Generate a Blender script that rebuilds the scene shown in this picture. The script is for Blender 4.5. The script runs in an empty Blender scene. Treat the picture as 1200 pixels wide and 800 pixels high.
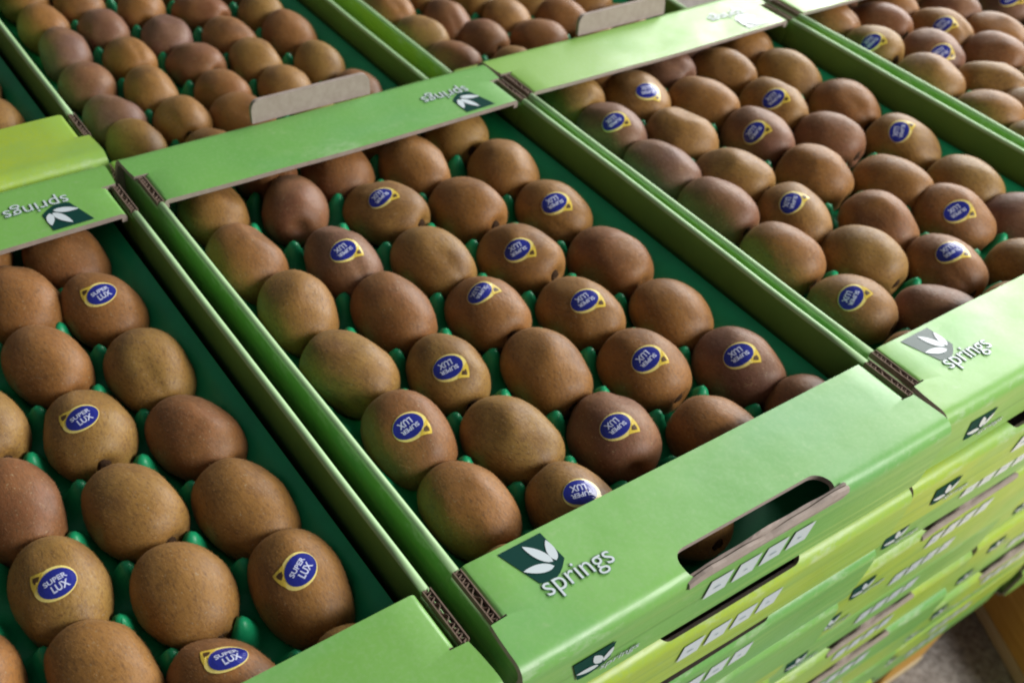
import bpy, bmesh, math, random
from mathutils import Vector, Matrix, noise
from mathutils.bvhtree import BVHTree

# ---------------------------------------------------------------- scene, camera, light
scene = bpy.context.scene
COL = scene.collection
S = 0.29                                   # one inner carton width in metres

cam_data = bpy.data.cameras.new('camera')
cam = bpy.data.objects.new('camera', cam_data)
COL.objects.link(cam)
scene.camera = cam
cam.location = (-0.68894 * S, -0.65848 * S, 1.32172 * S)
cam.rotation_euler = (0.74768, -0.07253, -0.5667)
cam_data.sensor_width = 36.0
cam_data.lens = 1196.48 / 1200 * 36
cam_data.shift_x = (600 - 435.56) / 1200
cam_data.shift_y = (496.5 - 400) / 1200
cam_data.clip_start = 0.01
cam_data.clip_end = 100
cam_data.dof.use_dof = True
cam_data.dof.focus_distance = 0.50
cam_data.dof.aperture_fstop = 11.0

world = bpy.data.worlds.new('World')
scene.world = world
world.use_nodes = True
bg = world.node_tree.nodes['Background']
bg.inputs['Color'].default_value = (0.90, 0.96, 1.0, 1)
bg.inputs['Strength'].default_value = 0.11


def area(name, loc, target, sx, sy, power, color):
    d = bpy.data.lights.new(name, 'AREA')
    d.shape = 'RECTANGLE'
    d.size = sx
    d.size_y = sy
    d.energy = power
    d.color = color
    o = bpy.data.objects.new(name, d)
    COL.objects.link(o)
    o.location = loc
    o.rotation_euler = (Vector(target) - Vector(loc)).to_track_quat('-Z', 'Y').to_euler()
    return o


# the bright open side of the market hall, and softer light from above the aisle
area('open_side_light', (2.55, 0.90, 0.98), (0.35, 0.15, 0.0), 1.9, 1.15, 86, (1.0, 0.995, 0.97))
area('aisle_light', (1.45, -1.60, 1.25), (0.3, 0.0, -0.1), 1.0, 0.9, 66, (1.0, 0.985, 0.95))

scene.view_settings.view_transform = 'Standard'
scene.view_settings.look = 'None'
scene.view_settings.exposure = 0.04
scene.view_settings.gamma = 1.0
scene.render.engine = 'CYCLES'
scene.cycles.filter_width = 2.0
scene.render.resolution_x = 1024
scene.render.resolution_y = 682

rnd = random.Random(11)

# ---------------------------------------------------------------- materials
def new_mat(name):
    m = bpy.data.materials.new(name)
    m.use_nodes = True
    nt = m.node_tree
    return m, nt, nt.nodes['Principled BSDF']


def node(nt, kind, **kw):
    n = nt.nodes.new(kind)
    for k, v in kw.items():
        setattr(n, k, v)
    return n


def setin(n, **kw):
    for k, v in kw.items():
        n.inputs[k.replace('_', ' ')].default_value = v
    return n


def mix_color(nt, fac, a, b, blend='MIX'):
    n = node(nt, 'ShaderNodeMix', data_type='RGBA', blend_type=blend)
    for sock, val in ((n.inputs[0], fac), (n.inputs[6], a), (n.inputs[7], b)):
        if isinstance(val, (int, float)):
            sock.default_value = val
        elif isinstance(val, tuple):
            sock.default_value = val
        else:
            nt.links.new(val, sock)
    return n.outputs[2]


def ramp(nt, src, p0, p1, c0=(0, 0, 0, 1), c1=(1, 1, 1, 1)):
    r = node(nt, 'ShaderNodeValToRGB')
    r.color_ramp.elements[0].position = p0
    r.color_ramp.elements[1].position = p1
    r.color_ramp.elements[0].color = c0
    r.color_ramp.elements[1].color = c1
    nt.links.new(src, r.inputs[0])
    return r.outputs[0]


def noise_tex(nt, scale, detail=3.0, rough=0.5, stretch=(1, 1, 1), offset=None):
    tc = node(nt, 'ShaderNodeTexCoord')
    mp = node(nt, 'ShaderNodeMapping')
    mp.inputs['Scale'].default_value = stretch
    nt.links.new(tc.outputs['Object'], mp.inputs['Vector'])
    if offset is not None:
        nt.links.new(offset, mp.inputs['Location'])
    n = node(nt, 'ShaderNodeTexNoise')
    n.inputs['Scale'].default_value = scale
    n.inputs['Detail'].default_value = detail
    n.inputs['Roughness'].default_value = rough
    nt.links.new(mp.outputs[0], n.inputs['Vector'])
    return n.outputs['Fac']


def bump(nt, bsdf, height, strength, dist):
    b = node(nt, 'ShaderNodeBump')
    b.inputs['Strength'].default_value = strength
    b.inputs['Distance'].default_value = dist
    nt.links.new(height, b.inputs['Height'])
    nt.links.new(b.outputs[0], bsdf.inputs['Normal'])


def make_print_mat():
    """coated carton print: soft greens and lime with long blade-like streaks"""
    m, nt, b = new_mat('carton_print')
    at = node(nt, 'ShaderNodeAttribute', attribute_type='OBJECT', attribute_name='tint')
    oi = node(nt, 'ShaderNodeObjectInfo')
    mul = node(nt, 'ShaderNodeMath', operation='MULTIPLY')
    mul.inputs[1].default_value = 3.0
    nt.links.new(oi.outputs['Random'], mul.inputs[0])
    base = mix_color(nt, at.outputs['Fac'], (0.130, 0.400, 0.100, 1), (0.41, 0.55, 0.045, 1))
    big = noise_tex(nt, 7.0, 2.0, 0.5, (1, 1, 1), mul.outputs[0])
    base = mix_color(nt, ramp(nt, big, 0.42, 0.75), base, (0.215, 0.490, 0.105, 1))
    big2 = noise_tex(nt, 11.0, 3.0, 0.5, (0.6, 1.4, 2.0), mul.outputs[0])
    base = mix_color(nt, ramp(nt, big2, 0.55, 0.85), base, (0.150, 0.42, 0.16, 1))
    # streaks run along the carton and show on the upright face only
    tc = node(nt, 'ShaderNodeTexCoord')
    sep = node(nt, 'ShaderNodeSeparateXYZ')
    nt.links.new(tc.outputs['Object'], sep.inputs[0])
    face = node(nt, 'ShaderNodeMapRange')
    face.inputs['From Min'].default_value = -0.006
    face.inputs['From Max'].default_value = -0.022
    nt.links.new(sep.outputs['Z'], face.inputs['Value'])
    st = noise_tex(nt, 1.0, 4.0, 0.6, (5, 40, 330), mul.outputs[0])
    stm = node(nt, 'ShaderNodeMath', operation='MULTIPLY')
    nt.links.new(ramp(nt, st, 0.48, 0.70, (0, 0, 0, 1), (0.65, 0.65, 0.65, 1)), stm.inputs[0])
    nt.links.new(face.outputs[0], stm.inputs[1])
    base = mix_color(nt, stm.outputs[0], base, (0.42, 0.60, 0.16, 1))
    st2 = noise_tex(nt, 1.3, 3.0, 0.6, (4, 30, 240), oi.outputs['Random'])
    stm2 = node(nt, 'ShaderNodeMath', operation='MULTIPLY')
    nt.links.new(ramp(nt, st2, 0.52, 0.74, (0, 0, 0, 1), (0.6, 0.6, 0.6, 1)), stm2.inputs[0])
    nt.links.new(face.outputs[0], stm2.inputs[1])
    base = mix_color(nt, stm2.outputs[0], base, (0.10, 0.30, 0.045, 1))
    # faint scuffs
    sc = noise_tex(nt, 60, 5.0, 0.7)
    base = mix_color(nt, ramp(nt, sc, 0.62, 0.85), base, (0.36, 0.52, 0.25, 1))
    wear = noise_tex(nt, 55, 6.0, 0.75, (0.5, 1, 1), mul.outputs[0])
    bz = node(nt, 'ShaderNodeMapRange')
    bz.inputs['From Min'].default_value = -0.0008
    bz.inputs['From Max'].default_value = -0.0025
    nt.links.new(sep.outputs['Z'], bz.inputs['Value'])
    bz2 = node(nt, 'ShaderNodeMapRange')
    bz2.inputs['From Min'].default_value = -0.0105
    bz2.inputs['From Max'].default_value = -0.0070
    nt.links.new(sep.outputs['Z'], bz2.inputs['Value'])
    w1 = node(nt, 'ShaderNodeMath', operation='MULTIPLY')
    nt.links.new(bz.outputs[0], w1.inputs[0])
    nt.links.new(bz2.outputs[0], w1.inputs[1])
    w2 = node(nt, 'ShaderNodeMath', operation='MULTIPLY')
    nt.links.new(w1.outputs[0], w2.inputs[0])
    nt.links.new(ramp(nt, wear, 0.50, 0.78), w2.inputs[1])
    base = mix_color(nt, w2.outputs[0], base, (0.60, 0.70, 0.52, 1))
    grain = noise_tex(nt, 420, 3.0, 0.6)
    base = mix_color(nt, ramp(nt, grain, 0.45, 0.8, (0, 0, 0, 1), (0.35, 0.35, 0.35, 1)), base, (0.30, 0.50, 0.22, 1))
    nt.links.new(base, b.inputs['Base Color'])
    rr = ramp(nt, noise_tex(nt, 25, 4, 0.6), 0.3, 0.7, (0.33, 0.33, 0.33, 1), (0.47, 0.47, 0.47, 1))
    nt.links.new(rr, b.inputs['Roughness'])
    b.inputs['Specular IOR Level'].default_value = 0.55
    bump(nt, b, noise_tex(nt, 34, 3, 0.5), 0.25, 0.0015)
    return m


def make_kraft_mat():
    m, nt, b = new_mat('kraft_board')
    f = noise_tex(nt, 160, 4, 0.6)
    c = mix_color(nt, f, (0.27, 0.21, 0.175, 1), (0.44, 0.37, 0.325, 1))
    nt.links.new(c, b.inputs['Base Color'])
    b.inputs['Roughness'].default_value = 0.85
    bump(nt, b, f, 0.3, 0.0006)
    return m


def make_kiwi_mat():
    m, nt, b = new_mat('kiwi_skin')
    oi = node(nt, 'ShaderNodeObjectInfo')
    mul = node(nt, 'ShaderNodeMath', operation='MULTIPLY')
    mul.inputs[1].default_value = 7.0
    nt.links.new(oi.outputs['Random'], mul.inputs[0])
    at = node(nt, 'ShaderNodeAttribute', attribute_type='OBJECT', attribute_name='ripeness')
    skin = node(nt, 'ShaderNodeValToRGB')
    e = skin.color_ramp.elements
    e[0].position = 0.0
    e[0].color = (0.310, 0.182, 0.045, 1)       # olive tan
    e[1].position = 1.0
    e[1].color = (0.185, 0.094, 0.075, 1)       # dull mauve brown
    n = e.new(0.45)
    n.color = (0.312, 0.132, 0.031, 1)
    n = e.new(0.75)
    n.color = (0.215, 0.078, 0.032, 1)
    nt.links.new(at.outputs['Fac'], skin.inputs[0])
    blot = noise_tex(nt, 26, 4, 0.55, (1, 1, 1), mul.outputs[0])
    c = mix_color(nt, ramp(nt, blot, 0.38, 0.78, (0, 0, 0, 1), (0.7, 0.7, 0.7, 1)), skin.outputs[0], (0.335, 0.158, 0.039, 1))
    blot2 = noise_tex(nt, 34, 4, 0.6, (1, 0.7, 1), oi.outputs['Random'])
    c = mix_color(nt, ramp(nt, blot2, 0.50, 0.80), c, (0.130, 0.054, 0.022, 1))
    fine = noise_tex(nt, 520, 5, 0.7, (1.6, 0.5, 1.6), mul.outputs[0])
    c = mix_color(nt, ramp(nt, fine, 0.48, 0.75), c, (0.120, 0.058, 0.024, 1))
    speck = noise_tex(nt, 900, 2, 0.5, (1, 0.6, 1))
    c = mix_color(nt, ramp(nt, speck, 0.64, 0.74), c, (0.34, 0.235, 0.125, 1))
    nt.links.new(c, b.inputs['Base Color'])
    b.inputs['Roughness'].default_value = 0.50
    b.inputs['Specular IOR Level'].default_value = 0.36
    b.inputs['Sheen Weight'].default_value = 0.07
    b.inputs['Sheen Roughness'].default_value = 0.45
    b.inputs['Sheen Tint'].default_value = (0.95, 0.83, 0.68, 1)
    hb = node(nt, 'ShaderNodeMath', operation='ADD')
    nt.links.new(noise_tex(nt, 330, 5, 0.7, (1.4, 0.6, 1.4), mul.outputs[0]), hb.inputs[0])
    nt.links.new(noise_tex(nt, 60, 3, 0.5), hb.inputs[1])
    bump(nt, b, hb.outputs[0], 0.38, 0.0008)
    return m


def plain(name, col, rough=0.6, spec=0.4, var=0.0, scale=80.0, bumpy=0.0):
    m, nt, b = new_mat(name)
    if var > 0:
        f = noise_tex(nt, scale, 4, 0.6)
        lo = tuple(max(0, v * (1 - var)) for v in col) + (1,)
        hi = tuple(min(1, v * (1 + var)) for v in col) + (1,)
        nt.links.new(mix_color(nt, f, lo, hi), b.inputs['Base Color'])
        if bumpy:
            bump(nt, b, f, 0.4, bumpy)
    else:
        b.inputs['Base Color'].default_value = tuple(col) + (1,)
    b.inputs['Roughness'].default_value = rough
    b.inputs['Specular IOR Level'].default_value = spec
    return m


def make_wood_mat(name, c0, c1, axis):
    m, nt, b = new_mat(name)
    st = (3, 3, 60) if axis == 'x' else (60, 3, 60)
    f = noise_tex(nt, 3.0, 5, 0.65, st)
    nt.links.new(mix_color(nt, ramp(nt, f, 0.3, 0.7), c0 + (1,), c1 + (1,)), b.inputs['Base Color'])
    b.inputs['Roughness'].default_value = 0.8
    bump(nt, b, f, 0.5, 0.002)
    return m


def make_ground_mat():
    m, nt, b = new_mat('asphalt')
    f = noise_tex(nt, 90, 6, 0.75)
    c = mix_color(nt, ramp(nt, f, 0.38, 0.68), (0.20, 0.17, 0.15, 1), (0.58, 0.53, 0.49, 1))
    g = noise_tex(nt, 5, 4, 0.6)
    c = mix_color(nt, ramp(nt, g, 0.4, 0.8), c, (0.26, 0.23, 0.21, 1))
    nt.links.new(c, b.inputs['Base Color'])
    b.inputs['Roughness'].default_value = 0.9
    bump(nt, b, f, 0.8, 0.006)
    return m


M_PRINT = make_print_mat()
M_KRAFT = make_kraft_mat()
M_KIWI = make_kiwi_mat()
M_CUT = plain('cut_board', (0.21, 0.15, 0.115), 0.9, 0.2, 0.4, 300)
M_FOLD = plain('worn_sheen_fold', (0.43, 0.66, 0.33), 0.5, 0.5, 0.25, 40)  # wall-top fold: paler from wear, with its sheen also painted into the colour
M_LINER = plain('pocket_tray_plastic', (0.010, 0.380, 0.150), 0.42, 0.45, 0.22, 60)
M_DARK = plain('logo_teal', (0.006, 0.050, 0.040), 0.27, 0.25)
M_INK = plain('logo_ink_face', (0.008, 0.055, 0.042), 0.7, 0.06)
M_INNER = plain('wall_inside', (0.150, 0.320, 0.060), 0.6, 0.35, 0.2, 25)
M_WHITE = plain('print_white', (0.66, 0.74, 0.78), 0.30, 0.45)
M_OUT = plain('letter_outline', (0.13, 0.30, 0.15), 0.5, 0.4)
M_GREY = plain('pictogram_ink', (0.36, 0.46, 0.50), 0.5, 0.4)
M_CREAM = plain('sticker_border', (0.88, 0.73, 0.22), 0.28, 0.55)
M_BLUE = plain('sticker_blue', (0.018, 0.026, 0.260), 0.27, 0.55)
M_LET = plain('sticker_letter', (0.62, 0.66, 0.88), 0.4, 0.5)
M_TIP = plain('sticker_leaf', (0.74, 0.54, 0.07), 0.3, 0.5)
M_BROWN = plain('sticker_leaf_core', (0.09, 0.045, 0.015), 0.4, 0.5)
M_STEM = plain('kiwi_stem_end', (0.050, 0.028, 0.016), 0.9, 0.1, 0.6, 900, 0.001)
M_WOODC = make_wood_mat('pallet_board_wood', (0.48, 0.36, 0.20), (0.70, 0.56, 0.34), 'x')
M_WOODB = make_wood_mat('pallet_side_wood', (0.50, 0.25, 0.035), (0.74, 0.44, 0.10), 'x')
M_GROUND = make_ground_mat()


# ---------------------------------------------------------------- helpers
def mesh_from(name, verts, faces, mats, idx=None, smooth=False):
    me = bpy.data.meshes.new(name)
    me.from_pydata([tuple(v) for v in verts], [], faces)
    for m in mats:
        me.materials.append(m)
    if idx is not None:
        me.polygons.foreach_set('material_index', idx)
    if smooth:
        me.polygons.foreach_set('use_smooth', [True] * len(me.polygons))
    me.update()
    return me


def mesh_bm(name, bm, mats, smooth=False):
    me = bpy.data.meshes.new(name)
    bm.to_mesh(me)
    bm.free()
    for m in mats:
        me.materials.append(m)
    if smooth:
        me.polygons.foreach_set('use_smooth', [True] * len(me.polygons))
    return me


def put(name, me, parent=None):
    o = bpy.data.objects.new(name, me)
    COL.objects.link(o)
    if parent is not None:
        o.parent = parent
    return o


def tag(o, label, cat, group=None):
    o['label'] = label
    o['category'] = cat
    if group:
        o['group'] = group
    return o


def evaluated_mesh(o):
    dg = bpy.context.evaluated_depsgraph_get()
    return bpy.data.meshes.new_from_object(o.evaluated_get(dg))


def box_bm(bm, x0, x1, y0, y1, z0, z1, bevel=0.0, mi=0):
    r = bmesh.ops.create_cube(bm, size=1.0)
    for v in r['verts']:
        v.co = Vector((x0 + (v.co.x + 0.5) * (x1 - x0), y0 + (v.co.y + 0.5) * (y1 - y0), z0 + (v.co.z + 0.5) * (z1 - z0)))
    fs = {f for v in r['verts'] for f in v.link_faces}
    for f in fs:
        f.material_index = mi
    if bevel:
        es = list({e for v in r['verts'] for e in v.link_edges})
        bmesh.ops.bevel(bm, geom=es, offset=bevel, segments=2, affect='EDGES', profile=0.5)


def text_outline(body, size, offset=0.0, shear=0.0):
    """triangulated 2D glyph outlines as (verts, faces), left aligned on the baseline"""
    cu = bpy.data.curves.new('glyphs', 'FONT')
    cu.body = body
    cu.size = size
    cu.offset = offset
    cu.shear = shear
    cu.resolution_u = 4
    o = bpy.data.objects.new('glyphs', cu)
    COL.objects.link(o)
    bpy.context.view_layer.update()
    me = evaluated_mesh(o)
    v = [(a.co.x, a.co.y) for a in me.vertices]
    f = [tuple(p.vertices) for p in me.polygons]
    bpy.data.objects.remove(o)
    bpy.data.curves.remove(cu)
    bpy.data.meshes.remove(me)
    return v, f


def centre_text(t):
    v, f = t
    xs = [a[0] for a in v]
    ys = [a[1] for a in v]
    cx = (min(xs) + max(xs)) / 2
    cy = (min(ys) + max(ys)) / 2
    return [(a[0] - cx, a[1] - cy) for a in v], f, max(xs) - min(xs), max(ys) - min(ys)


# ---------------------------------------------------------------- carton parts (in carton units, scaled by S)
H = 0.19                                   # stacking height
S1, RB = 0.175, 0.030                      # flat depth of the end flange and its bend radius
ARC = RB * math.pi / 2
SEND = S1 + ARC + 0.147


def bend(x, s, lift=0.0, sag=0.0, seed=0.0):
    """flange sheet coordinates (x across, s from its inner edge) to carton space"""
    if s <= S1:
        y, z, n = -s, 0.0, Vector((0, 0, 1))
    elif s <= S1 + ARC:
        t = (s - S1) / RB
        y, z, n = -(S1 + RB * math.sin(t)), -RB * (1 - math.cos(t)), Vector((0, -math.sin(t), math.cos(t)))
    else:
        y, z, n = -(S1 + RB), -RB - (s - S1 - ARC), Vector((0, -1, 0))
    k = max(0.0, 1 - s / 0.2)
    if s < S1 + ARC:
        w = math.sin(min(1, max(0, x)) * math.pi)
        z -= sag * w * k
        z += 0.0022 * k * noise.noise(Vector((x * 5.0, s * 6, seed)))
    y += 0.0018 * noise.noise(Vector((x * 4.0, s * 7, seed + 5))) * (1 if s > S1 else 0)
    p = Vector((x, y, z)) + n * lift
    if s < 0.107:
        for sx, x0 in ((-1, 0.021), (1, 0.979)):
            d = (x - x0) * sx
            if d > 0:
                t = min(d / 0.012, math.pi / 2)
                p.x = x0 + sx * 0.012 * math.sin(t)
                p.z -= 0.012 * (1 - math.cos(t)) + max(0, d - 0.012 * math.pi / 2)
    return p


def rounded(x0, x1, y0, y1, r, n=6):
    pts = []
    for cx, cy, a0 in ((x1 - r, y1 - r, 0), (x0 + r, y1 - r, 90), (x0 + r, y0 + r, 180), (x1 - r, y0 + r, 270)):
        for i in range(n + 1):
            a = math.radians(a0 + 90 * i / n)
            pts.append((cx + r * math.cos(a), cy + r * math.sin(a)))
    return pts


def end_panel_mesh(name, hole, sag, seed):
    half = [(0.5, 0.0), (-0.008, 0.0), (-0.008, 0.104), (0.021, 0.105), (0.021, 0.1085), (-0.012, 0.110), (-0.015, 0.135),
            (-0.017, 0.165), (-0.018, 0.20), (-0.020, 0.225), (-0.026, 0.262), (-0.026, SEND - 0.012), (-0.016, SEND)]
    outer = half[1:] + [(1 - x, s) for x, s in reversed(half[1:])]
    bm = bmesh.new()
    for loop in (outer, hole):
        vs = [bm.verts.new((x, s, 0)) for x, s in loop]
        for i in range(len(vs)):
            bm.edges.new((vs[i], vs[(i + 1) % len(vs)]))
    bmesh.ops.triangle_fill(bm, use_beauty=True, use_dissolve=False, edges=bm.edges[:])
    cuts_x = [0.021, 0.015, 0.009, 0.003, 0.979, 0.985, 0.991, 0.997] + [i / 14 for i in range(1, 14)]
    cuts_s = [0.04, 0.075, 0.13, 0.16] + [S1 + ARC * i / 8 for i in range(0, 9)] + [0.24, 0.28, 0.33]
    for c in cuts_x:
        bmesh.ops.bisect_plane(bm, geom=bm.verts[:] + bm.edges[:] + bm.faces[:], plane_co=(c, 0, 0), plane_no=(1, 0, 0))
    for c in cuts_s:
        bmesh.ops.bisect_plane(bm, geom=bm.verts[:] + bm.edges[:] + bm.faces[:], plane_co=(0, c, 0), plane_no=(0, 1, 0))
    bmesh.ops.remove_doubles(bm, verts=bm.verts[:], dist=1e-5)
    for f in bm.faces:
        f.normal_update()
        if f.normal.z > 0:
            f.normal_flip()
    for v in bm.verts:
        v.co = bend(v.co.x, v.co.y, 0, sag, seed) * S
    bm.normal_update()
    up = sum(1 if f.normal.z > 0.5 else -1 if f.normal.z < -0.5 else 0 for f in bm.faces)
    if up < 0:
        for f in bm.faces:
            f.normal_flip()
    me = mesh_bm(name, bm, [M_PRINT, M_KRAFT])
    o = put('end_panel_source', me)
    so = o.modifiers.new('board', 'SOLIDIFY')
    so.thickness = 0.0115 * S
    so.offset = -1
    so.material_offset = 1
    so.material_offset_rim = 1
    bpy.context.view_layer.update()
    out = evaluated_mesh(o)
    bpy.data.objects.remove(o)
    bpy.data.meshes.remove(me)
    out.name = name
    for p in out.polygons:
        p.use_smooth = True
    out.set_sharp_from_angle(angle=math.radians(28))
    return out


HOLE_FRONT = rounded(0.325, 0.690, 0.150, 0.208, 0.028)
HOLE_LOW = rounded(0.325, 0.690, 0.150, 0.200, 0.024)
HOLE_BACK = rounded(0.325, 0.690, 0.182, 0.262, 0.030)


def leaf(base, tip, w, n=9):
    b, t = Vector(base), Vector(tip)
    d = t - b
    q = Vector((-d.y, d.x)).normalized()
    l, r = [], []
    for i in range(n + 1):
        k = i / n
        ww = w * math.sin(math.pi * min(1, k ** 0.8)) ** 0.8 if 0 < k < 1 else 0
        l.append(b + d * k + q * ww)
        r.append(b + d * k - q * ww)
    return l + list(reversed(r[1:-1]))


def flat_polys(polys, place):
    """polys: [(2D points, material index, layer)] -> verts, faces, indices through place(x, y, layer)"""
    verts, faces, idx = [], [], []
    for pts, mi, layer in polys:
        k = len(verts)
        verts += [place(p[0], p[1], layer) for p in pts]
        faces.append(tuple(range(k, k + len(pts))))
        idx.append(mi)
    return verts, faces, idx


LOGO = []
_arc = [(0.168 - 0.066 * i / 8, -0.069 - 0.019 * i / 8 - 0.013 * math.sin(math.pi * i / 8)) for i in range(9)]
LOGO.append(([(0.076, -0.011), (0.089, -0.050)] + list(reversed(_arc)) + [(0.165, -0.010)], 0, 1))
LOGO.append((leaf((0.143, -0.0735), (0.092, -0.058), 0.0085), 1, 2))
LOGO.append((leaf((0.147, -0.0660), (0.120, -0.018), 0.0090), 1, 2))
LOGO.append((leaf((0.153, -0.0665), (0.163, -0.026), 0.0082), 1, 2))
T_SPRINGS = text_outline('springs', 0.051, -0.0002)
T_SPRINGS_OUT = text_outline('springs', 0.051, 0.0010)


def logo_mesh(name, place, ink=None):
    v, f, i = flat_polys(LOGO, place)
    me = mesh_from(name, v, f, [ink or M_DARK, M_WHITE], i)
    return me


def lettering_mesh(name, place, x, y, k=1.0):
    verts, faces, idx = [], [], []
    for (tv, tf), mi, layer in ((T_SPRINGS_OUT, 0, 1.5), (T_SPRINGS, 1, 2.4)):
        n = len(verts)
        verts += [place(x + a * k, y + b * k, layer) for a, b in tv]
        faces += [tuple(n + q for q in fc) for fc in tf]
        idx += [mi] * len(tf)
    return mesh_from(name, verts, faces, [M_OUT, M_WHITE], idx)


LAY = 0.0011
SAG_F, SAG_B = 0.004, 0.006


def on_flange(sag, seed):
    return lambda x, y, l: bend(x, -y, l * LAY, sag, seed) * S


def on_face(x, y, l):
    return Vector((x + 0.012, -(S1 + RB) - l * LAY - 0.0012, -0.052 + y * 0.88)) * S


def pictogram_mesh(kind):
    polys = [([(0, 0), (0.053, 0), (0.053, 0.054), (0, 0.054)], 0, 1)]
    r = random.Random(kind)
    for i in range(1):
        y = 0.022 + i * 0.014
        w = 0.008 + 0.014 * r.random()
        x = 0.025 - w / 2
        polys.append(([(x, y), (x + w, y), (x + w * 0.8, y + 0.004), (x + w * 0.2, y + 0.004)], 1, 2))
    v, f, i = flat_polys(polys, lambda x, y, l: Vector((x, -l * LAY, y)) * S)
    return mesh_from('pictogram', v, f, [M_WHITE, M_GREY], i)


def side_wall_mesh(seed=0.0):
    """folded double wall with a rounded top; lower where the flanges lie over it"""
    w = 0.0080
    prof = [(-w, -0.186), (-w, -0.010)] + [(-w * math.cos(a), -0.010 + 0.008 * math.sin(a)) for a in
                                          [math.pi * i / 8 for i in range(1, 8)]] + [(w, -0.010), (w, -0.186)]
    stations = [(-0.190, -0.016), (-0.112, -0.016), (-0.111, -0.012), (-0.001, -0.012), (0.0, 0.0)]
    for i in range(1, 12):
        stations.append((1.1 * i / 12, 0.0))
    stations += [(1.1, 0.0), (1.101, -0.012), (1.211, -0.012), (1.212, -0.016), (1.290, -0.016)]
    verts, faces = [], []
    n = len(prof)
    for y, drop in stations:
        bow = 0.0050 * noise.noise(Vector((y * 2.1, 2.0 + seed, 1.0))) * min(1, max(0, (y + 0.1) * 6), max(0, (1.2 - y) * 6))
        for px, pz in prof:
            z = pz if pz < -0.1 else pz + drop + 0.0020 * noise.noise(Vector((y * 4, 7 + seed, 3)))
            verts.append(Vector((px + bow, y, z)) * S)
    for k in range(len(stations) - 1):
        for i in range(n):
            a, b = k * n + i, k * n + (i + 1) % n
            faces.append((a, b, b + n, a + n))
    faces.append(tuple(range(n)))
    faces.append(tuple(reversed(range((len(stations) - 1) * n, len(stations) * n))))
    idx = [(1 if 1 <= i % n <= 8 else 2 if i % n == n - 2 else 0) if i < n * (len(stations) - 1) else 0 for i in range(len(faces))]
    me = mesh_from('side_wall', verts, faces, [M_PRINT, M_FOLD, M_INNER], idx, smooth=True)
    bm = bmesh.new()
    bm.from_mesh(me)
    bmesh.ops.recalc_face_normals(bm, faces=bm.faces[:])
    bm.to_mesh(me)
    bm.free()
    me.polygons.foreach_set('use_smooth', [len(p.vertices) == 4 for p in me.polygons])
    return me


def corrugated_mesh():
    """raw cut edge: two liners and the fluted sheet between them"""
    bm = bmesh.new()
    L = 0.104
    w = 0.0080
    for x0, x1 in ((-w, -w + 0.0022), (w - 0.0022, w)):
        box_bm(bm, x0 * S, x1 * S, 0, L * S, -0.014 * S, -0.0015 * S)
    n = 110
    prev = None
    for i in range(n + 1):
        y = L * i / n
        x = (w - 0.0040) * math.sin(2 * math.pi * (y / 0.0135 + 0.5 * math.sin(y * 70)))
        ring = [bm.verts.new(Vector((x + dx, y + dy, z)) * S) for dx, dy, z in
                ((-0.0008, 0.0006, -0.014), (-0.0008, 0.0006, -0.003), (0.0008, -0.0006, -0.003), (0.0008, -0.0006, -0.014))]
        if prev:
            for a in range(4):
                bm.faces.new((prev[a], prev[(a + 1) % 4], ring[(a + 1) % 4], ring[a]))
        prev = ring
    bmesh.ops.recalc_face_normals(bm, faces=bm.faces[:])
    return mesh_bm('corrugated_edge', bm, [M_CUT])


def flap_mesh(name, pts, thick, place):
    """a strip of board cut to pts, thick in the third direction"""
    n = len(pts)
    verts = [place(a, b, 0) for a, b in pts] + [place(a, b, thick) for a, b in pts]
    faces = [tuple(range(n)), tuple(reversed(range(n, 2 * n)))]
    for i in range(n):
        j = (i + 1) % n
        faces.append((i, i + n, j + n, j))
    me = mesh_from(name, verts, faces, [M_KRAFT])
    bm = bmesh.new()
    bm.from_mesh(me)
    bmesh.ops.recalc_face_normals(bm, faces=bm.faces[:])
    bm.to_mesh(me)
    bm.free()
    return me


def standing_flap_mesh():
    pts = [(0.0, 0.0), (0.335, 0.0)] + [(0.335 - 0.022 * (1 - math.cos(a)), 0.028 + 0.024 * math.sin(a)) for a in
                                      [math.pi / 2 * i / 5 for i in range(6)]]
    pts += [(0.022 - 0.022 * math.sin(a), 0.028 + 0.024 * math.cos(a)) for a in [math.pi / 2 * i / 5 for i in range(6)]]
    return flap_mesh('handle_flap', pts, 0.011,
                     lambda a, b, t: Vector((0.338 + a, -0.192 - b * 0.22 - t, -0.004 + b + 0.0016 * math.sin(a * 22))) * S)


def tucked_flap_mesh():
    """two plies of board folded over the outer rim of the handle hole"""
    bm = bmesh.new()
    n = 24
    rings = []
    for i in range(n + 1):
        k = i / n
        x = 0.322 + 0.385 * k
        wob = 0.0035 * math.sin(k * 9) + 0.002 * math.sin(k * 23)
        lift = 0.003 + 0.010 * k - 0.008 * max(0, 0.12 - k) / 0.12
        prof = [(-0.2045, -0.030), (-0.2085, -0.020 + lift), (-0.2050, -0.011 + lift + wob), (-0.1990, -0.010 + lift + wob),
                (-0.1975, -0.015 + lift), (-0.1960, -0.009 + lift), (-0.1900, -0.012 + lift - wob), (-0.1910, -0.034)]
        rings.append([bm.verts.new(Vector((x, y, z)) * S) for y, z in prof])
    for a, b in zip(rings, rings[1:]):
        for i in range(8):
            bm.faces.new((a[i], a[(i + 1) % 8], b[(i + 1) % 8], b[i]))
    bm.faces.new(rings[0])
    bm.faces.new(list(reversed(rings[-1])))
    bmesh.ops.recalc_face_normals(bm, faces=bm.faces[:])
    return mesh_bm('handle_flap', bm, [M_KRAFT])


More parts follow.
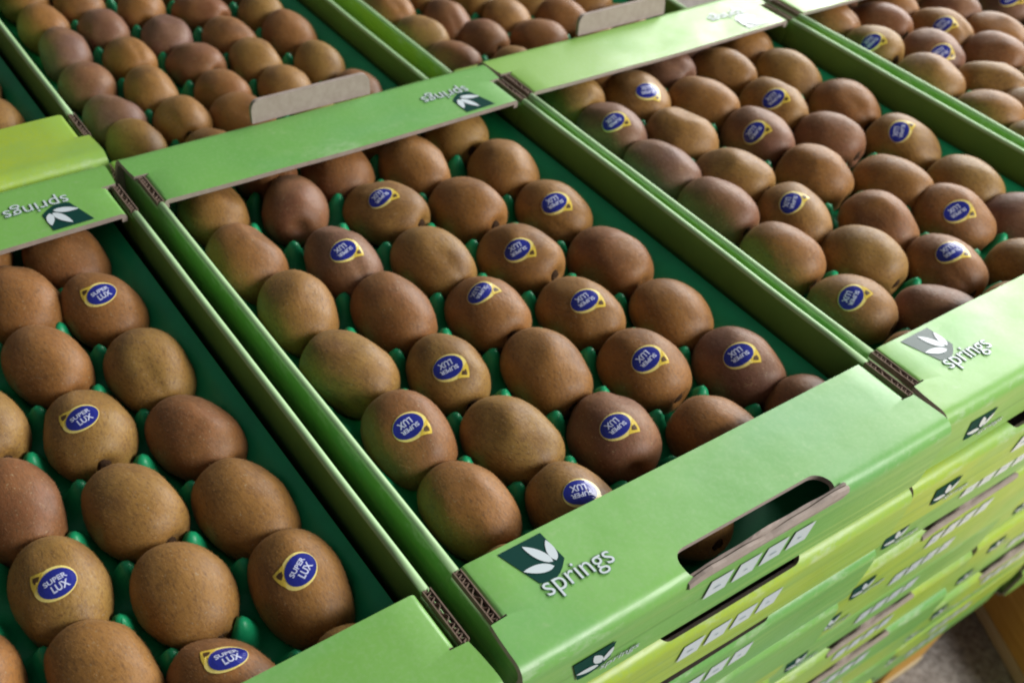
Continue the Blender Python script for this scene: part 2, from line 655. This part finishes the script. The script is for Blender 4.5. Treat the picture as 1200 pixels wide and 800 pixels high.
ME_FRONT = [end_panel_mesh('end_panel_front', HOLE_FRONT, SAG_F, s) for s in (1.0, 4.0, 9.0)]
ME_LOW = [end_panel_mesh('end_panel_stacked', HOLE_LOW, SAG_F, s) for s in (3.0, 6.0, 8.0)]
ME_BACK = end_panel_mesh('end_panel_back', HOLE_BACK, SAG_B, 2.0)
ME_WALL = [side_wall_mesh(s) for s in (0.0, 3.3, 6.1)]
ME_CORR = corrugated_mesh()
ME_STAND = standing_flap_mesh()
ME_TUCK = tucked_flap_mesh()
ME_LOGO_F = [logo_mesh('logo_flange', on_flange(SAG_F, s)) for s in (1.0, 4.0, 9.0)]
ME_TEXT_F = [lettering_mesh('lettering_flange', on_flange(SAG_F, s), 0.097, -0.115) for s in (1.0, 4.0, 9.0)]
ME_LOGO_B = logo_mesh('logo_flange_back', on_flange(SAG_B, 2.0))
ME_TEXT_B = lettering_mesh('lettering_flange_back', on_flange(SAG_B, 2.0), 0.097, -0.115)
ME_LOGO_FACE = logo_mesh('logo_face', on_face, M_INK)
ME_TEXT_FACE = lettering_mesh('lettering_face', on_face, 0.150, -0.098, 0.62)
ME_PICTO = [pictogram_mesh(i) for i in range(4)]
_bm = bmesh.new()
box_bm(_bm, -0.022 * S, 1.022 * S, -0.190 * S, 1.290 * S, -0.1885 * S, -0.1765 * S)
ME_BASE = mesh_bm('base_panel', _bm, [M_KRAFT])
BACK = Matrix.Translation((1.0 * S, 1.1 * S, 0)) @ Matrix.Rotation(math.pi, 4, 'Z')


def carton(x, y, z, label, group, tint, variant=0, rot=0.0, detail=2, back_tint=None):
    """detail 2: open top carton with all print; 1: stacked, front print only; 0: hidden in a rear stack"""
    root = bpy.data.objects.new('kiwi_carton', None)
    COL.objects.link(root)
    root.empty_display_size = 0.05
    root.location = (x * S, y * S, z * S)
    root.rotation_euler = (0, 0, rot)
    tag(root, label, 'carton', group)
    put('base_panel', ME_BASE, root)
    bt = tint if back_tint is None else back_tint
    for side, wx in ((0, 0.0020), (1, 1.010)):
        w = put('side_wall', ME_WALL[(variant + 2 * side) % 3], root)
        w.location = (wx * S, (1.1 if side else 0) * S, 0)
        w.rotation_euler = (0, 0, math.pi if side else 0)
        w['tint'] = (tint + bt) / 2
        if detail == 2:
            c = put('corrugated_edge', ME_CORR, w)
            c.location = (0, -0.106 * S, 0)
            c = put('corrugated_edge', ME_CORR, w)
            c.location = (0, 1.102 * S, 0)
    f = put('end_panel', (ME_FRONT if detail == 2 else ME_LOW)[variant], root)
    f['tint'] = tint
    if detail == 2 or (detail == 1 and rnd.random() < 0.75):
        put('handle_flap', ME_TUCK, f)
    if detail >= 1:
        put('logo', ME_LOGO_FACE, f)
        put('lettering', ME_TEXT_FACE, f)
        for i in range(4):
            p = put('pictogram', ME_PICTO[i], f)
            p.location = ((0.388 + 0.069 * i) * S, -(S1 + RB + 0.0012) * S, -0.106 * S)
    if detail == 2:
        put('logo', ME_LOGO_F[variant], f)
        put('lettering', ME_TEXT_F[variant], f)
    b = put('end_panel', ME_BACK, root)
    b.matrix_local = BACK
    b['tint'] = bt
    if detail == 2:
        put('logo', ME_LOGO_B, b)
        put('lettering', ME_TEXT_B, b)
        put('handle_flap', ME_STAND, b)
    return root


# ---------------------------------------------------------------- ground and pallets
ZB = -12 * H                               # underside of the stacks
ZG = ZB - 0.50                             # ground
g = put('ground', mesh_from('ground', [(-6, -6, 0), (8, -6, 0), (8, 8, 0), (-6, 8, 0)], [(0, 1, 2, 3)], [M_GROUND]))
g.location = (0, 0, ZG * S)
g['kind'] = 'structure'


def board(name, x0, x1, y0, y1, z0, z1, mat, parent):
    bm = bmesh.new()
    cx, cy, cz = (x0 + x1) / 2, (y0 + y1) / 2, (z0 + z1) / 2
    box_bm(bm, (x0 - cx) * S, (x1 - cx) * S, (y0 - cy) * S, (y1 - cy) * S, (z0 - cz) * S, (z1 - cz) * S, 0.0025)
    o = put(name, mesh_bm(name, bm, [mat]), parent)
    o.location = (cx * S, cy * S, cz * S)
    return o


def pallet(x0, x1, y0, y1, label, origin=(0, 0), rot=0.0):
    root = bpy.data.objects.new('wooden_pallet', None)
    COL.objects.link(root)
    root.location = (origin[0] * S, origin[1] * S, ZG * S)
    root.rotation_euler = (0, 0, rot)
    tag(root, label, 'pallet', 'pallets under the cartons')
    t = ZB - ZG - 0.004
    n = 6
    wy = (y1 - y0) / (n + (n - 1) * 0.35)
    for i in range(n):
        a = y0 + i * wy * 1.35
        board('deck_board', x0, x1, a, a + wy, t - 0.075, t, M_WOODC, root)
    for k in range(3):
        xa = x0 + 0.004 + (x1 - x0 - 0.358) * k / 2
        board('stringer', xa, xa + 0.35, y0 + 0.006, y1 - 0.006, 0.078, t - 0.078, M_WOODB, root)
        board('bottom_board', xa, xa + 0.35, y0, y1, 0.003, 0.075, M_WOODC, root)


pallet(-1.10, 3.05, -0.14, 1.33, 'wooden pallet carrying the front row of tall carton stacks')
pallet(0.0, 2.6, -3.0, 1.9, 'wooden pallet with orange brown side, askew and jutting out past the cartons', (3.47, -0.250), math.radians(-27))
pallet(-1.10, 3.12, 1.42, 2.95, 'wooden pallet carrying the rear row of carton stacks')

# ---------------------------------------------------------------- cartons
TRAYS = {
    # key: (x, y, z, tint, variant, rot, back tint, short name, label)
    'A': (0.0, 0.0, 0.0, 0.10, 0, 0.0, 0.12, 'open-handle carton',
          'green kiwi carton with open handle hole and crisp dark springs logo on its front flap'),
    'B': (-1.070, -0.005, 0.0, 0.22, 1, 0.0, 0.22, 'shaded carton',
          'shaded green kiwi carton whose fruit stickers read upright, beside the open-handle carton'),
    'C': (1.044, 0.014, 0.0, 0.45, 2, 0.002, 0.40, 'pale-logo carton',
          'bright green kiwi carton with washed-out pale logo on its glossy front flap'),
    'H': (2.104, 0.030, 0.0, 0.50, 1, 0.001, 0.45, 'sunlit carton',
          'sunlit kiwi carton on the bright side of the pale-logo carton'),
    'D': (0.045, 1.566, -H, 0.60, 2, 0.0, 0.6, 'sunken carton',
          'kiwi carton one layer lower, tucked behind the open-handle carton'),
    'F': (1.143, 1.575, -H, 0.85, 0, 0.0, 0.8, 'lower lime carton',
          'lime edged kiwi carton one layer lower, tucked behind the pale-logo carton'),
    'E': (-1.048, 1.520, 0.0, 0.95, 1, 0.0, 0.9, 'lime-flap carton',
          'kiwi carton with yellow-green front flap, standing behind the shaded carton'),
}
ORD = ['top', 'second', 'third', 'fourth', 'fifth', 'sixth', 'seventh', 'eighth', 'ninth', 'tenth', 'eleventh', 'twelfth', 'thirteenth']
TINT_A = [0.10, 0.95, 0.10, 0.15, 0.95, 0.75, 0.05, 0.9, 0.2, 0.95, 0.3, 0.1]
TINT_C = [0.45, 0.90, 0.25, 0.85, 0.75, 0.15, 0.90, 0.1, 0.85, 0.2, 0.9, 0.1]
for key, (x, y, z, tint, var, rot, bt, short, label) in TRAYS.items():
    carton(x, y, z, label, 'filled top cartons', tint, var, rot, 2, bt)
for key in ('A', 'B', 'C', 'H', 'D', 'F', 'E'):
    x, y, z, tint, var, rot, bt, short, label = TRAYS[key]
    first = 2 if key in 'DF' else 1
    for k in range(first, 12):
        if key in 'ABCH':
            t = TINT_A[k] if key == 'A' else TINT_C[k] if key == 'C' else rnd.choice((0.05, 0.25, 0.8, 0.95))
            lab = 'closed-in %s carton, %s from top of stack under the %s' % ('lime' if t > 0.5 else 'green', ORD[k], short)
            jy = rnd.uniform(-0.026, 0.010) - (0.004 if k < 4 else 0)
            carton(x + rnd.uniform(-0.012, 0.012), y + jy, -k * H, lab, 'cartons stacked under the front row',
                   t, rnd.randrange(3), rnd.uniform(-0.008, 0.008), 1)
        else:
            lab = 'hidden green carton, %s layer down in stack under the %s' % (ORD[k - first + 1], short)
            carton(x, y, -k * H, lab, 'cartons stacked under the rear row', tint, 0, 0, 0)
for k in range(5, 12):
    lab = 'green carton, %s layer up in the stack beside the askew pallet' % ORD[12 - k] if k < 11 else 'green carton lowest in the stack beside the askew pallet'
    carton(3.235 + rnd.uniform(-0.006, 0.006), 0.02 + rnd.uniform(-0.008, 0.008), -k * H, lab,
           'cartons stacked beside the askew pallet', rnd.random() * 0.7, rnd.randrange(3), 0, 1)

# ---------------------------------------------------------------- kiwis
KA, KB, KC, KZ = 0.0800, 0.1060, 0.0730, -0.1025


def kiwi_mesh(i):
    r = random.Random(100 + i)
    a = KA * r.uniform(0.95, 1.05)
    b = KB * r.uniform(0.90, 1.02)
    c = KC * r.uniform(0.95, 1.08)
    seg, rings = 44, 30
    seed = i * 3.7
    cleft = r.random() < 0.45
    ca = r.uniform(0, 6.28)
    taper = r.uniform(-0.03, 0.03)
    ex = r.uniform(0.70, 0.86)
    flat_n = [(Vector((r.gauss(0, 1), r.gauss(0, 0.6), r.gauss(0, 1))).normalized(), r.uniform(0.84, 0.95)) for _ in range(5)]
    verts, faces = [], []
    for j in range(rings + 1):
        t = math.pi * j / rings
        cy, sr = -math.cos(t), math.sin(t)
        cy = math.copysign(abs(cy) ** 1.0, cy)
        sr = sr ** ex
        for k in range(seg):
            ph = 2 * math.pi * k / seg
            d = Vector((sr * math.cos(ph), cy, sr * math.sin(ph)))
            n1 = noise.noise(d * 1.3 + Vector((seed, 0, 0)))
            n2 = noise.noise(d * 3.2 + Vector((0, seed, 0)))
            f = 1 + 0.042 * n1 + 0.016 * n2
            for fn, lim in flat_n:                # slightly pressed flats
                dd = d.dot(fn)
                if dd > lim:
                    f *= 1 - 0.55 * (1 - lim / dd)
            f *= 1 + taper * cy
            if cleft and cy < 0.3:
                da = abs((ph - ca + math.pi) % (2 * math.pi) - math.pi)
                f *= 1 - 0.085 * math.exp(-(da / 0.22) ** 2) * min(1, (0.3 - cy)) * min(1, sr * 2)
            y = b * cy * (1 + 0.02 * n1)
            # puckered ends
            e = sr / 0.36
            if e < 1:
                y -= math.copysign(0.0150 * (0.5 + 0.5 * math.cos(math.pi * e)), cy)
            verts.append(Vector((a * d.x * f, y, c * d.z * f)) * S)
    for j in range(rings):
        for k in range(seg):
            p, q = j * seg + k, j * seg + (k + 1) % seg
            faces.append((p, q, q + seg, p + seg))
    me = mesh_from('kiwi', verts, faces, [M_KIWI], smooth=True)
    bm = bmesh.new()
    bm.from_mesh(me)
    bmesh.ops.remove_doubles(bm, verts=bm.verts[:], dist=1e-6)
    bmesh.ops.recalc_face_normals(bm, faces=bm.faces[:])
    bm.to_mesh(me)
    tree = BVHTree.FromBMesh(bm)
    ymin = min(v.co.y for v in bm.verts)
    hits = tree.ray_cast(Vector((0, -1, 0)), Vector((0, 1, 0)))
    pole = hits[0] if hits[0] else Vector((0, ymin, 0))
    bm.free()
    me.polygons.foreach_set('use_smooth', [True] * len(me.polygons))
    return me, tree, pole


KIWI_ME = [kiwi_mesh(i) for i in range(18)]


def stem_mesh():
    bm = bmesh.new()
    n = 14
    prev = None
    for j, (rr, yy) in enumerate(((0.0200, 0.003), (0.0185, -0.002), (0.0125, -0.0045), (0.0100, -0.0105), (0.007, -0.0120), (0.0, -0.0085))):
        ring = []
        for k in range(n):
            an = 2 * math.pi * k / n
            q = rr * (1 + 0.22 * math.sin(3 * an + j) * (rr > 0.004)) + (0.0015 if k % 2 else 0) * (rr > 0.004)
            ring.append(bm.verts.new(Vector((q * math.cos(an), yy, q * math.sin(an))) * S))
        if prev:
            for k in range(n):
                bm.faces.new((prev[k], prev[(k + 1) % n], ring[(k + 1) % n], ring[k]))
        prev = ring
    bmesh.ops.remove_doubles(bm, verts=bm.verts[:], dist=1e-6)
    bmesh.ops.recalc_face_normals(bm, faces=bm.faces[:])
    return mesh_bm('stem_end', bm, [M_STEM], True)


M_FUZZ, _nt, _b = new_mat('kiwi_fuzz')
_at = node(_nt, 'ShaderNodeAttribute', attribute_type='OBJECT', attribute_name='ripeness')
_nt.links.new(mix_color(_nt, _at.outputs['Fac'], (0.45, 0.238, 0.068, 1), (0.30, 0.152, 0.095, 1)), _b.inputs['Base Color'])
_b.inputs['Roughness'].default_value = 0.7
_b.inputs['Specular IOR Level'].default_value = 0.15


def fuzz_mesh(tree_mesh, seed, keep=None, count=8500):
    """short bent hairs lying over the skin, one thin triangle each"""
    r = random.Random(seed)
    me = tree_mesh
    polys = [(p.area, p.index) for p in me.polygons]
    cum, tot = [], 0.0
    for a, i in polys:
        tot += a
        cum.append(tot)
    verts, faces = [], []
    import bisect
    for n in range(count):
        p = me.polygons[bisect.bisect_left(cum, r.random() * tot)]
        vs = [me.vertices[v].co for v in p.vertices]
        u, w = r.random(), r.random()
        if len(vs) == 4:
            q = (vs[0] * (1 - u) + vs[1] * u) * (1 - w) + (vs[3] * (1 - u) + vs[2] * u) * w
        else:
            q = vs[0] * (1 - u) + (vs[1] * (1 - w) + vs[2] * w) * u
        if keep is not None and (q - keep[0]).length < keep[1]:
            continue
        nrm = p.normal
        t = Vector((r.gauss(0, 1), r.gauss(0.2, 1.2), r.gauss(0, 1)))
        t = (t - nrm * t.dot(nrm)).normalized()
        side = nrm.cross(t)
        ln = r.uniform(0.0007, 0.0017)
        d = (t + nrm * r.uniform(0.15, 0.9)).normalized()
        k = len(verts)
        wd = 0.00006
        verts += [q - side * wd - nrm * 0.0001, q + side * wd - nrm * 0.0001, q + d * ln]
        faces.append((k, k + 1, k + 2))
    return mesh_from('fuzz', verts, faces, [M_FUZZ])


KIWI_FUZZ = [fuzz_mesh(m[0], 500 + i) for i, m in enumerate(KIWI_ME)]
ME_STEM = stem_mesh()
T_SUPER = centre_text(text_outline('SUPER', 0.42, 0.012))
T_LUX = centre_text(text_outline('LUX', 0.58, 0.016))


def ellipse_disc(a, b, rings=4, n=28):
    pts = [(0.0, 0.0)]
    fs = []
    for r in range(1, rings + 1):
        for k in range(n):
            t = 2 * math.pi * k / n
            pts.append((a * r / rings * math.cos(t), b * r / rings * math.sin(t)))
    for k in range(n):
        fs.append((0, 1 + k, 1 + (k + 1) % n))
    for r in range(1, rings):
        o0, o1 = 1 + (r - 1) * n, 1 + r * n
        for k in range(n):
            fs.append((o0 + k, o1 + k, o1 + (k + 1) % n, o0 + (k + 1) % n))
    return pts, fs


def fan(pts, rings=3):
    n = len(pts)
    cx = sum(p[0] for p in pts) / n
    cy = sum(p[1] for p in pts) / n
    out = [(cx, cy)]
    for r in range(1, rings + 1):
        out += [(cx + (p[0] - cx) * r / rings, cy + (p[1] - cy) * r / rings) for p in pts]
    fs = [(0, 1 + (k + 1) % n, 1 + k) for k in range(n)]
    for r in range(1, rings):
        a, c = 1 + (r - 1) * n, 1 + r * n
        fs += [(a + k, a + (k + 1) % n, c + (k + 1) % n, c + k) for k in range(n)]
    return out, fs


def sticker_shapes():
    sh = []
    p, f = ellipse_disc(0.98, 0.80)
    sh.append(([(u - 0.07, v + 0.05) for u, v in p], f, 0, 1.0))
    tip = [(-1.03, 0.16), (-1.01, 0.45), (-0.95, 0.68), (-0.87, 0.88), (-0.78, 1.02), (-0.58, 0.95), (-0.38, 0.88), (-0.16, 0.82), (-0.42, 0.60), (-0.75, 0.38)]
    p, f = fan(tip)
    sh.append((p, f, 3, 1.5))
    core = [(-0.82, 0.52), (-0.82, 0.70), (-0.75, 0.85), (-0.58, 0.80), (-0.46, 0.72), (-0.60, 0.56)]
    p, f = fan(core)
    sh.append((p, f, 4, 2.0))
    p, f = ellipse_disc(0.86, 0.675)
    sh.append((p, f, 1, 2.4))
    for (tv, tf, w, h), cx, cy, wid, hei in ((T_SUPER, 0.0, 0.18, 1.08, 0.25), (T_LUX, 0.06, -0.22, 0.80, 0.36)):
        pts = [(cx + a * wid / w, cy + b * hei / h) for a, b in tv]
        sh.append((pts, tf, 2, 3.6))
    return sh


STICKER = sticker_shapes()


def sticker_mesh(tree, direction, right, size):
    P, N, i, d = tree.ray_cast(direction * 0.3, -direction)
    N = (N * 0.5 + direction * 0.5).normalized()
    T = (right - N * right.dot(N)).normalized()
    B = N.cross(T)
    verts, faces, idx = [], [], []
    for pts, fs, mi, layer in STICKER:
        n = len(verts)
        for u, v in pts:
            q = P + T * (u * size) + B * (v * size)
            h = tree.ray_cast(q + N * 0.05, -N)
            base = h[0] if h[0] else q
            nn = h[1] if h[0] else N
            verts.append(base + nn * (0.00010 + 0.00011 * layer))
        faces += [tuple(n + k for k in f) for f in fs]
        idx += [mi] * len(fs)
    return mesh_from('sticker', verts, faces, [M_CREAM, M_BLUE, M_LET, M_TIP, M_BROWN], idx, smooth=False)


KIWI = {
 'A': [
  (0.139, -0.056, None), (0.148, 0.14, None), (0.149, 0.333, (-29, -17, 94)), (0.142, 0.536, None), (0.141, 0.74, None), (0.123, 0.934, None), (0.138, 1.13, None),
  (0.316, 0.04, (-19, -3, 98)), (0.317, 0.233, None), (0.314, 0.439, (-39, -28, 87)), (0.317, 0.641, None), (0.307, 0.833, (-24, -25, 94)), (0.313, 1.061, None), (0.326, 1.244, None),
  (0.484, -0.055, None), (0.499, 0.148, (-41, -18, 89)), (0.496, 0.349, None), (0.496, 0.547, (-35, 10, 93)), (0.491, 0.745, None), (0.5, 0.956, (-37, -10, 92)), (0.483, 1.149, None),
  (0.676, 0.04, None), (0.681, 0.256, (-42, -16, 89)), (0.676, 0.453, (-30, -18, 94)), (0.679, 0.666, (-51, -21, 84)), (0.68, 0.873, None), (0.662, 1.072, None), (0.672, 1.241, None),
  (0.847, -0.054, None), (0.865, 0.166, (-48, -8, 87)), (0.853, 0.353, None), (0.855, 0.558, None), (0.859, 0.768, (-41, -23, 88)), (0.856, 0.961, None), (0.846, 1.157, None),
 ],
 'B': [
  (0.144, -0.046, None), (0.145, 0.148, None), (0.134, 0.359, None), (0.132, 0.552, None), (0.141, 0.74, None), (0.139, 0.941, None), (0.145, 1.144, None),
  (0.325, 0.029, None), (0.351, 0.238, None), (0.316, 0.435, None), (0.321, 0.627, None), (0.314, 0.841, None), (0.307, 1.046, None), (0.317, 1.246, None),
  (0.5, -0.061, None), (0.527, 0.156, None), (0.525, 0.33, (-7, -23, 97)), (0.521, 0.522, None), (0.525, 0.728, None), (0.489, 0.944, None), (0.498, 1.15, None),
  (0.676, 0.04, (14, 18, 97)), (0.695, 0.229, None), (0.694, 0.425, None), (0.694, 0.631, (-15, -19, 97)), (0.69, 0.832, None), (0.704, 1.025, None), (0.672, 1.236, None),
  (0.852, -0.059, None), (0.866, 0.149, (-11, -7, 99)), (0.862, 0.336, None), (0.859, 0.529, None), (0.858, 0.728, None), (0.849, 0.934, (-9, -20, 98)), (0.842, 1.124, None),
 ],
 'C': [
  (0.142, -0.056, None), (0.166, 0.162, (-56, -3, 83)), (0.162, 0.367, None), (0.161, 0.575, None), (0.163, 0.774, None), (0.164, 0.973, (-45, -27, 85)), (0.176, 1.158, None),
  (0.316, 0.04, None), (0.336, 0.269, None), (0.311, 0.46, (-49, 6, 87)), (0.303, 0.659, None), (0.315, 0.862, None), (0.34, 1.065, (-28, -42, 86)), (0.328, 1.237, None),
  (0.492, -0.052, None), (0.492, 0.154, (-37, 0, 93)), (0.487, 0.344, None), (0.509, 0.567, None), (0.512, 0.767, (-71, -16, 68)), (0.497, 0.963, None), (0.525, 1.161, None),
  (0.676, 0.04, None), (0.69, 0.272, (-62, -15, 77)), (0.667, 0.445, None), (0.69, 0.672, None), (0.675, 0.859, (-59, -16, 79)), (0.681, 1.066, None), (0.67, 1.238, None),
  (0.857, -0.05, None), (0.842, 0.177, None), (0.844, 0.349, None), (0.853, 0.555, (-56, 4, 83)), (0.869, 0.767, None), (0.849, 0.961, None), (0.858, 1.154, None),
 ],
 'H': [
  (0.135, -0.047, None), (0.141, 0.146, None), (0.148, 0.349, None), (0.177, 0.536, None), (0.178, 0.742, None), (0.177, 0.954, (-70, -16, 70)), (0.178, 1.141, None),
  (0.322, 0.041, None), (0.316, 0.242, None), (0.299, 0.47, None), (0.326, 0.638, None), (0.326, 0.844, (-61, -44, 66)), (0.337, 1.053, None), (0.31, 1.247, None),
  (0.489, -0.063, None), (0.506, 0.144, None), (0.487, 0.356, None), (0.492, 0.551, None), (0.511, 0.747, None), (0.489, 0.934, (-64, -22, 73)), (0.477, 1.121, None),
  (0.671, 0.039, None), (0.666, 0.229, None), (0.67, 0.44, None), (0.681, 0.655, None), (0.654, 0.835, None), (0.653, 1.017, None), (0.67, 1.246, None),
  (0.853, -0.056, None), (0.848, 0.136, None), (0.852, 0.338, None), (0.857, 0.541, None), (0.865, 0.746, None), (0.858, 0.952, None), (0.86, 1.145, None),
 ],
 'D': [
  (0.142, -0.056, None), (0.156, 0.178, None), (0.152, 0.325, None), (0.152, 0.53, None), (0.164, 0.739, None), (0.166, 0.927, None), (0.175, 1.131, None),
  (0.322, 0.045, None), (0.32, 0.235, None), (0.308, 0.419, None), (0.324, 0.62, None), (0.325, 0.824, None), (0.322, 1.019, None), (0.318, 1.245, None),
  (0.491, -0.052, None), (0.485, 0.179, None), (0.497, 0.33, None), (0.502, 0.526, None), (0.491, 0.71, None), (0.493, 0.91, None), (0.486, 1.153, None),
  (0.677, 0.041, None), (0.682, 0.275, None), (0.673, 0.448, None), (0.671, 0.619, None), (0.669, 0.827, None), (0.68, 1.04, None), (0.674, 1.247, None),
  (0.858, -0.06, None), (0.86, 0.135, None), (0.846, 0.345, None), (0.858, 0.554, None), (0.848, 0.735, None), (0.867, 0.944, None), (0.857, 1.159, None),
 ],
 'F': [
  (0.156, -0.054, None), (0.154, 0.178, None), (0.148, 0.351, None), (0.156, 0.56, None), (0.147, 0.752, None), (0.153, 0.944, None), (0.144, 1.152, None),
  (0.318, 0.045, None), (0.338, 0.265, None), (0.296, 0.411, None), (0.311, 0.605, None), (0.32, 0.833, None), (0.311, 1.024, None), (0.314, 1.248, None),
  (0.487, -0.048, None), (0.511, 0.175, None), (0.5, 0.333, None), (0.483, 0.512, None), (0.5, 0.745, None), (0.494, 0.945, None), (0.489, 1.143, None),
  (0.676, 0.044, None), (0.688, 0.263, None), (0.658, 0.41, None), (0.681, 0.636, None), (0.681, 0.835, None), (0.675, 1.042, None), (0.676, 1.239, None),
  (0.859, -0.058, None), (0.853, 0.144, None), (0.851, 0.333, None), (0.863, 0.544, None), (0.868, 0.746, None), (0.839, 0.942, None), (0.867, 1.145, None),
 ],
 'E': [
  (0.14, -0.06, None), (0.151, 0.151, None), (0.147, 0.348, None), (0.152, 0.55, None), (0.136, 0.75, None), (0.144, 0.944, None), (0.148, 1.145, None),
  (0.298, 0.049, None), (0.322, 0.239, None), (0.314, 0.441, None), (0.308, 0.642, None), (0.315, 0.838, None), (0.31, 1.036, None), (0.323, 1.248, None),
  (0.497, -0.055, None), (0.489, 0.149, None), (0.504, 0.335, None), (0.501, 0.532, None), (0.492, 0.747, None), (0.486, 0.936, None), (0.495, 1.15, None),
  (0.673, 0.048, None), (0.671, 0.251, None), (0.677, 0.441, None), (0.68, 0.642, None), (0.687, 0.853, None), (0.679, 1.039, None), (0.669, 1.235, None),
  (0.857, -0.056, None), (0.857, 0.145, None), (0.86, 0.337, None), (0.851, 0.552, None), (0.862, 0.742, None), (0.865, 0.941, None), (0.855, 1.134, None),
 ],
}


KIWI['A'][28] = (0.885, -0.015, None)
KIWI['H'][33] = (0.880, 0.955, (-60, -20, 77))
COLS = {
    'A': ('shaded carton', 'pale-logo carton'), 'B': ('outer', 'open-handle carton'), 'C': ('open-handle carton', 'sunlit carton'),
    'H': ('pale-logo carton', 'outer'), 'D': ('lime-flap carton', 'lower lime carton'), 'F': ('sunken carton', 'outer'),
    'E': ('outer', 'sunken carton')}


def kiwi_label(key, col, row, sticker, short):
    a, b = COLS[key]
    kind = 'blue-stickered kiwi' if sticker else 'plain brown kiwi'
    if col == 2:
        where = 'middle column'
    else:
        side, n = (a, col) if col < 2 else (b, 4 - col)
        if side == 'outer':
            side = 'far'
            where = '%s from the outer wall' % ('first column' if n == 0 else 'second column')
        else:
            where = '%s %s side' % ('column at' if n == 0 else 'second column from', side)
    nth = ['first', 'second', 'third', 'fourth', 'fifth', 'sixth', 'seventh'][row]
    return '%s, %s from front flap, %s, %s' % (kind, nth, where, short)


def liner_mesh(name, pts):
    """thin moulded sheet: a cup under every fruit, domes between them, a flat rim along the walls"""
    nx, ny = 112, 168
    x0, x1, y0, y1 = 0.012, 0.984, -0.182, 1.282
    ra, rb = KA * 0.97, KB * 0.97
    voids = []
    for i in range(len(pts)):
        for j in range(len(pts)):
            a, c = pts[i], pts[j]
            if abs(a[0] - c[0]) < 0.06 and 0.12 < c[1] - a[1] < 0.28:
                for q in pts:
                    if 0.10 < abs(q[0] - a[0]) < 0.26 and abs(q[1] - (a[1] + c[1]) / 2) < 0.075:
                        voids.append(((a[0] + c[0] + q[0]) / 3 + (q[0] - a[0]) * 0.02, (a[1] + c[1] + q[1]) / 3))
    verts, faces = [], []
    for j in range(ny + 1):
        y = y0 + (y1 - y0) * j / ny
        near = [(px, py) for px, py in pts if abs(py - y) < 0.16]
        nearv = [(px, py) for px, py in voids if abs(py - y) < 0.07]
        for i in range(nx + 1):
            x = x0 + (x1 - x0) * i / nx
            z = -0.146
            for px, py in nearv:
                d2 = (x - px) ** 2 + (y - py) ** 2
                if d2 < 0.0049:
                    z = max(z, -0.146 + 0.062 * math.exp(-(d2 / 0.00066) ** 1.2))
            for dist, top in ((x - x0, -0.072), (x1 - x, -0.074), (y - y0, -0.146), (y1 - y, -0.09)):
                k = min(1.0, max(0.0, 1 - dist / 0.105))
                z = max(z, -0.146 + (top + 0.146) * k * k * (3 - 2 * k))
            for px, py in near:
                q = ((x - px) / ra) ** 2 + ((y - py) / rb) ** 2
                if q < 1:
                    z = min(z, KZ - 0.006 - KC * math.sqrt(1 - q))
            z = max(z, -0.1740)
            verts.append(Vector((x, y, z)) * S)
    for j in range(ny):
        for i in range(nx):
            a = j * (nx + 1) + i
            faces.append((a, a + 1, a + nx + 2, a + nx + 1))
    return mesh_from(name, verts, faces, [M_LINER], smooth=True)


for key, (cx, cy, cz, tint, var, rot, bt, short, label) in TRAYS.items():
    rows = KIWI[key]
    tray = put('pocket_tray', liner_mesh('pocket_tray', [(r[0] + {'C': 0.032, 'B': 0.012, 'H': 0.040}.get(key, 0.0), r[1]) for r in rows]))
    tray.location = (cx * S, cy * S, cz * S)
    tray.rotation_euler = (0, 0, rot)
    tag(tray, 'green moulded plastic pocket tray under the kiwis of the %s' % short, 'pocket tray', 'plastic trays inside the cartons')
    for n, (x, y, st) in enumerate(rows):
        col, row = divmod(n, 7)
        vi = rnd.randrange(len(KIWI_ME))
        me, tree, pole = KIWI_ME[vi]
        k = put('kiwi', me)
        x += {'C': 0.032, 'B': 0.012, 'H': 0.040}.get(key, 0.0)
        rz = math.radians(rnd.gauss(0, 10) + 5)
        flip = math.pi if rnd.random() < 0.25 else 0.0
        roll = rnd.uniform(-0.25, 0.25)
        k.rotation_euler = ((rnd.gauss(-0.16, 0.06) if rnd.random() < 0.40 else rnd.gauss(0.08, 0.08)) * (-1 if flip else 1), roll, rz + flip)
        k.location = ((cx + x) * S, (cy + y) * S, (cz + KZ + 0.0015) * S)
        k['ripeness'] = min(1.0, max(0.0, rnd.gauss(0.42, 0.38)))
        tag(k, kiwi_label(key, col, row, st is not None, short), 'kiwi', 'kiwis in the %s' % short)
        if rnd.random() < 0.95:
            e = put('stem_end', ME_STEM, k)
            e.location = pole + Vector((0, 0.0004, 0))
        fz_me = KIWI_FUZZ[vi]
        if st is not None:
            inv = k.rotation_euler.to_matrix().inverted()
            d = Vector((st[0] * KA, st[1] * KB, st[2] * KC)).normalized()
            sgn = 1 if key == 'B' else -1
            a = rnd.gauss(0.10, 0.20)
            right = Vector((sgn * math.cos(a), sgn * math.sin(a), 0))
            sp = tree.ray_cast((inv @ d).normalized() * 0.3, -(inv @ d).normalized())[0]
            fz_me = fuzz_mesh(me, 900 + n, (sp, 0.0113))
            put('sticker', sticker_mesh(tree, (inv @ d).normalized(), inv @ right, 0.0350 * S), k)
        fz = put('fuzz', fz_me, k)
        fz['kind'] = 'stuff'
        fz['ripeness'] = k['ripeness']
